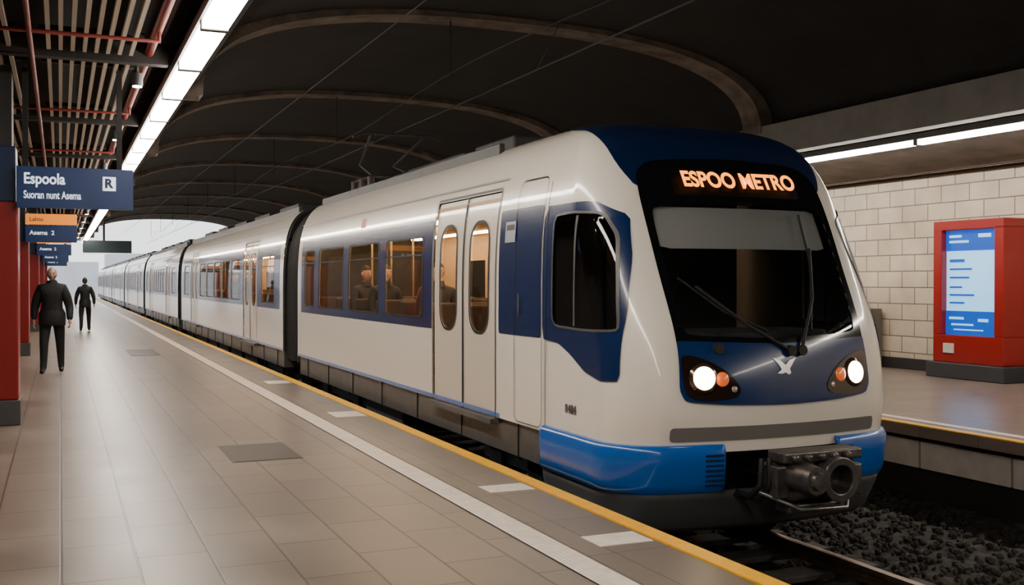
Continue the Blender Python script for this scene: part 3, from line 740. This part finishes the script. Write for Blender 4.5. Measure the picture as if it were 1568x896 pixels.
def person(name,loc,heading,H,J,jacket,trouser,hair,bald=False,beard=None,seated=False,headturn=0):
    s=H/1.80; root=empty(name,loc); root.rotation_euler=(0,0,heading)
    names=list(J.keys()); V=[tuple(c*s for c in J[n][0]) for n in names]; R=[J[n][1]*s for n in names]; I={n:i for i,n in enumerate(names)}
    E=[(I[a],I[b]) for a,b in BONES if a in I and b in I]
    me=skinmesh(V,E,R,I['pelvis'])
    for m in (jacket,trouser,SHOE,SKIN): me.materials.append(m)
    hem=HEM*s
    for p in me.polygons:
        c=p.center; legs=False
        if seated:
            p.material_index=1 if (c.z<.62*s and c.y<-.08*s) or c.z<.40*s else 0
        else:
            wr=min((Vector(c)-Vector(V[I[k]])).length for k in ('wr_l','wr_r'))
            p.material_index=0 if (c.z>hem or wr<.12*s or abs(c.x)>.24*s) else 1
        if c.z<.085*s: p.material_index=2
        if c.z>(V[I['neck']][2]+.025*s): p.material_index=3
    link(bpy.data.objects.new('body',me),root)
    nk=Vector(V[I['neck']]); 
    v=[];f=[];N=24
    for z,r in ((-.03,.105),(.02,.085),(.05,.078),(.05,.066),(.0,.07)):
        for i in range(N): a=2*math.pi*i/N; v.append((nk.x+r*s*math.cos(a),nk.y+r*s*1.0*math.sin(a)+.005,nk.z+z*s))
    for k in range(4):
        for i in range(N): f.append((k*N+i,k*N+(i+1)%N,(k+1)*N+(i+1)%N,(k+1)*N+i))
    mesh('collar',v,f,jacket,root,True)
    if not seated:
        v=[];f=[]; N=32
        for z,rx,ry in ((1.12,.15,.13),(1.02,.195,.165),(.92,.20,.175),(.82,.195,.175),(.81,.19,.168),(.86,.18,.15)):
            for i in range(N): a=2*math.pi*i/N; v.append((rx*FAT*s*math.cos(a),ry*FAT*s*math.sin(a),z*s))
        for k in range(5):
            for i in range(N): f.append((k*N+i,k*N+(i+1)%N,(k+1)*N+(i+1)%N,(k+1)*N+i))
        mesh('jacket_hem',v,f,jacket,root,True)
    hc=Vector(V[I['head']])+Vector((0,-.012,.085))*s
    he=bpy.data.objects.new('head_pivot',None); link(he,root); he.location=hc; he.rotation_euler=(0,0,headturn)
    bm=bmesh.new(); bmesh.ops.create_uvsphere(bm,u_segments=40,v_segments=28,radius=1)
    for vv in bm.verts:
        x,y,z=vv.co
        w=1-.32*max(0,-z)**1.3; 
        nx=x*.076*w; ny=y*(.096 if y>0 else .090)*(1-.18*max(0,-z)); nz=z*.120
        if y<0:
            ny-= .020*math.exp(-((x/.16)**2+((z+.12)/.20)**2))
            ny-= .012*math.exp(-((x/.13)**2+((z+.22)/.10)**2))
            ny-= .008*math.exp(-((x/.35)**2+((z+.80)/.16)**2))
            ny-= .004*math.exp(-((x/.5)**2+((z-.22)/.10)**2))
            for q in (-.40,.40): ny+= .009*math.exp(-(((x-q)/.16)**2+((z-.03)/.11)**2))
        vv.co=(nx*s,ny*s,nz*s)
    for fc in bm.faces: fc.smooth=True
    mh=bpy.data.meshes.new('head'); bm.to_mesh(mh); bm.free(); mh.materials.append(SKIN)
    if beard: 
        mh.materials.append(beard)
        for p in mh.polygons:
            c=p.center/s
            if c.z<-.035 and c.y<.02 and not (abs(c.x)<.022 and -.062<c.z<-.048): p.material_index=1
    link(bpy.data.objects.new('head',mh),he)
    def ell(nm,c,r,m):
        bm=bmesh.new(); bmesh.ops.create_uvsphere(bm,u_segments=16,v_segments=10,radius=1)
        for vv in bm.verts: vv.co=((c[0]+vv.co.x*r[0])*s,(c[1]+vv.co.y*r[1])*s,(c[2]+vv.co.z*r[2])*s)
        for fc in bm.faces: fc.smooth=True
        q=bpy.data.meshes.new(nm); bm.to_mesh(q); bm.free(); q.materials.append(m); link(bpy.data.objects.new(nm,q),he)
    for q in (-1,1):
        ell('ear',(q*.077,.008,-.002),(.010,.018,.030),SKIN); ell('eye',(q*.030,-.076,.004),(.012,.010,.008),EYE); ell('iris',(q*.030,-.085,.004),(.0055,.003,.0055),IRIS)
        ell('eyebrow',(q*.031,-.086,.022),(.016,.006,.004),hair)
    ell('mouth',(0,-.088,-.053),(.022,.008,.006),MOUTH)
    bm=bmesh.new(); bmesh.ops.create_uvsphere(bm,u_segments=40,v_segments=28,radius=1)
    dl=[]
    for vv in bm.verts:
        x,y,z=vv.co
        lim=(.38 if y<-.25 else (.38-(y+.25)*1.3))
        if bald: keep=(y>-.15 and -.55<z<.35)
        else: keep=z>max(lim,-.62)
        if not keep: dl.append(vv)
        w=1-.32*max(0,-z)**1.3
        vv.co=(x*.082*w*s,y*(.104 if y>0 else .095)*s,z*.128*s)
    bmesh.ops.delete(bm,geom=dl,context='VERTS')
    for fc in bm.faces: fc.smooth=True
    q=bpy.data.meshes.new('hair'); bm.to_mesh(q); bm.free(); q.materials.append(hair); link(bpy.data.objects.new('hair',q),he)
    for sd,q in (('l',-1),('r',1)):
        w=Vector(V[I['wr_'+sd]]); el=Vector(V[I['el_'+sd]]); d=(w-el).normalized()
        fwd=Vector((0,-1,0)); fwd=(fwd-d*fwd.dot(d)).normalized(); inn=d.cross(fwd)*( 1 if d.cross(fwd).x*(-q)>0 else -1)
        HV=[];HE=[];HR=[]
        def add(p,r,pa=None):
            HV.append(tuple(p)); HR.append(r*s); 
            if pa is not None: HE.append((pa,len(HV)-1))
            return len(HV)-1
        a=add(w-d*.02*s,.026); b=add(w+d*.035*s,.030,a); c2=add(w+d*.075*s,.028,b)
        hm=skinmesh(HV,HE,HR,0,1); hm.materials.append(SKIN); link(bpy.data.objects.new('palm_'+sd,hm),root)
        HV.clear();HE.clear();HR.clear(); roots=[]
        for k,(o,L) in enumerate(((.030,.070),(.010,.080),(-.010,.074),(-.029,.058))):
            p0=w+d*.06*s+fwd*o*.9*s; roots.append(len(HV)); i0=add(p0,.010); p1=p0+(d*L*.5+d*.02)*s; i1=add(p1,.0095,i0)
            p2=p1+(d*.75+inn*.6).normalized()*L*.32*s; i2=add(p2,.009,i1); p3=p2+(d*.35+inn*.9).normalized()*L*.25*s; add(p3,.0075,i2)
        p0=w+d*.03*s+fwd*.02*s; roots.append(len(HV)); i0=add(p0,.012); p1=p0+(d*.6+fwd*.8).normalized()*.035*s; i1=add(p1,.011,i0); add(p1+(d*.9+fwd*.3+inn*.3).normalized()*.032*s,.009,i1)
        hm=skinmesh(HV,HE,HR,roots,1); hm.materials.append(SKIN); link(bpy.data.objects.new('fingers_'+sd,hm),root)
    return root
BONES=[('pelvis','waist'),('waist','chest'),('chest','upper'),('upper','neck'),('neck','head')]
for q in 'lr':
    BONES+=[('upper','sh_'+q),('sh_'+q,'ua_'+q),('ua_'+q,'el_'+q),('el_'+q,'wr_'+q),('pelvis','hip_'+q),('hip_'+q,'th_'+q),('th_'+q,'kn_'+q),('kn_'+q,'cf_'+q),('cf_'+q,'an_'+q),('an_'+q,'heel_'+q),('an_'+q,'ball_'+q),('ball_'+q,'toe_'+q)]
HEM=.86; FAT=1.0
def walkpose(st=.20,fat=1.0,armsw=.12,bulk=1.0):
    J={'pelvis':((0,0,.97),.145*fat),'waist':((0,0,1.12),.150*fat),'chest':((0,0,1.28),.168*fat),'upper':((0,.01,1.42),.135*bulk),'neck':((0,.0,1.525),.058),'head':((0,-.01,1.60),.052)}
    for q,x,s in (('l',-1,1),('r',1,-1)):
        f=-s*st
        J['sh_'+q]=((x*.165,.01,1.425),.088*bulk); J['ua_'+q]=((x*.225,s*armsw*.15,1.31),.072*bulk); J['el_'+q]=((x*.275,s*armsw*.5+.03,1.12),.060*bulk); J['wr_'+q]=((x*.285,s*armsw-.06,.90),.042*bulk)
        J['hip_'+q]=((x*.09,0,.90),.112*fat); J['th_'+q]=((x*.11,f*.25,.72),.096); 
        if f<0:
            J['kn_'+q]=((x*.12,f*.62-.03,.50),.076); J['cf_'+q]=((x*.12,f*.80,.36),.070); J['an_'+q]=((x*.125,f,.10),.054); J['heel_'+q]=((x*.125,f+.05,.045),.042); J['ball_'+q]=((x*.135,f-.12,.045),.044); J['toe_'+q]=((x*.14,f-.18,.035),.036)
        else:
            J['kn_'+q]=((x*.12,f*.30,.50),.076); J['cf_'+q]=((x*.12,f*.70,.37),.070); J['an_'+q]=((x*.125,f,.15),.054); J['heel_'+q]=((x*.125,f+.055,.11),.040); J['ball_'+q]=((x*.135,f-.10,.045),.044); J['toe_'+q]=((x*.14,f-.16,.035),.036)
    return J
JK=mat('jacket_black',(.010,.010,.012),.75,bump=.3,bscale=18); TR=mat('trousers_black',(.012,.012,.015),.8); GH=mat('hair_grey',(.25,.22,.20),.8); BH=mat('hair_dark',(.03,.02,.015),.7)
FAT=1.08
person('man_walking',(-.13,20.1,0),math.radians(-4),1.86,walkpose(.18,1.14,.08,1.22),JK,TR,GH,bald=True,beard=GH)
FAT=.95
person('woman_walking',(.74,36.7,0),math.pi,1.74,walkpose(.18,1.04,.14,1.1),JK,TR,BH)
def sitpose():
    J={'pelvis':((0,0,.58),.14),'waist':((0,0,.72),.13),'chest':((0,0,.90),.15),'upper':((0,.01,1.05),.12),'neck':((0,.0,1.145),.054),'head':((0,-.01,1.22),.05)}
    for q,x in (('l',-1),('r',1)):
        J['sh_'+q]=((x*.17,.01,1.05),.082); J['ua_'+q]=((x*.215,-.01,.95),.065); J['el_'+q]=((x*.24,-.06,.76),.05); J['wr_'+q]=((x*.14,-.28,.66),.036)
        J['hip_'+q]=((x*.09,-.06,.55),.10); J['th_'+q]=((x*.10,-.24,.54),.088); J['kn_'+q]=((x*.11,-.45,.50),.066); J['cf_'+q]=((x*.11,-.45,.34),.058); J['an_'+q]=((x*.11,-.43,.10),.042); J['heel_'+q]=((x*.11,-.38,.045),.036); J['ball_'+q]=((x*.11,-.54,.045),.040); J['toe_'+q]=((x*.11,-.60,.035),.032)
    return J
pc=[mat('coat_grey',(.03,.03,.035),.8),mat('coat_brown',(.12,.05,.03),.8),JK]
for i,(y,x) in enumerate(((11.9,-.80),(13.0,-.45),(14.1,-.82),(15.2,-.80),(11.9,.75),(25.9,-.80),(28.1,-.80))):
    p_=person('seated_passenger',(XC+x,y+.25,.42),math.radians(10*(i%4)-10),1.80,sitpose(),pc[i%3],TR,BH,seated=True); p_.parent=train; p_.name='seated_passenger_%d'%i
# ------------------------------------------------------------ world & camera
w=bpy.data.worlds.new('world'); S.world=w; w.use_nodes=True; w.node_tree.nodes['Background'].inputs[0].default_value=(.95,.97,1,1); w.node_tree.nodes['Background'].inputs[1].default_value=2.2
cd=bpy.data.cameras.new('camera'); cam=bpy.data.objects.new('camera',cd); COL.objects.link(cam)
cam.location=(0,0,1.6); yaw=math.atan(692/1600); pitch=math.atan(16/1600)
cam.rotation_euler=(math.pi/2-pitch,0,-yaw); cd.lens=36.73; cd.sensor_width=36; cd.clip_end=600
S.camera=cam
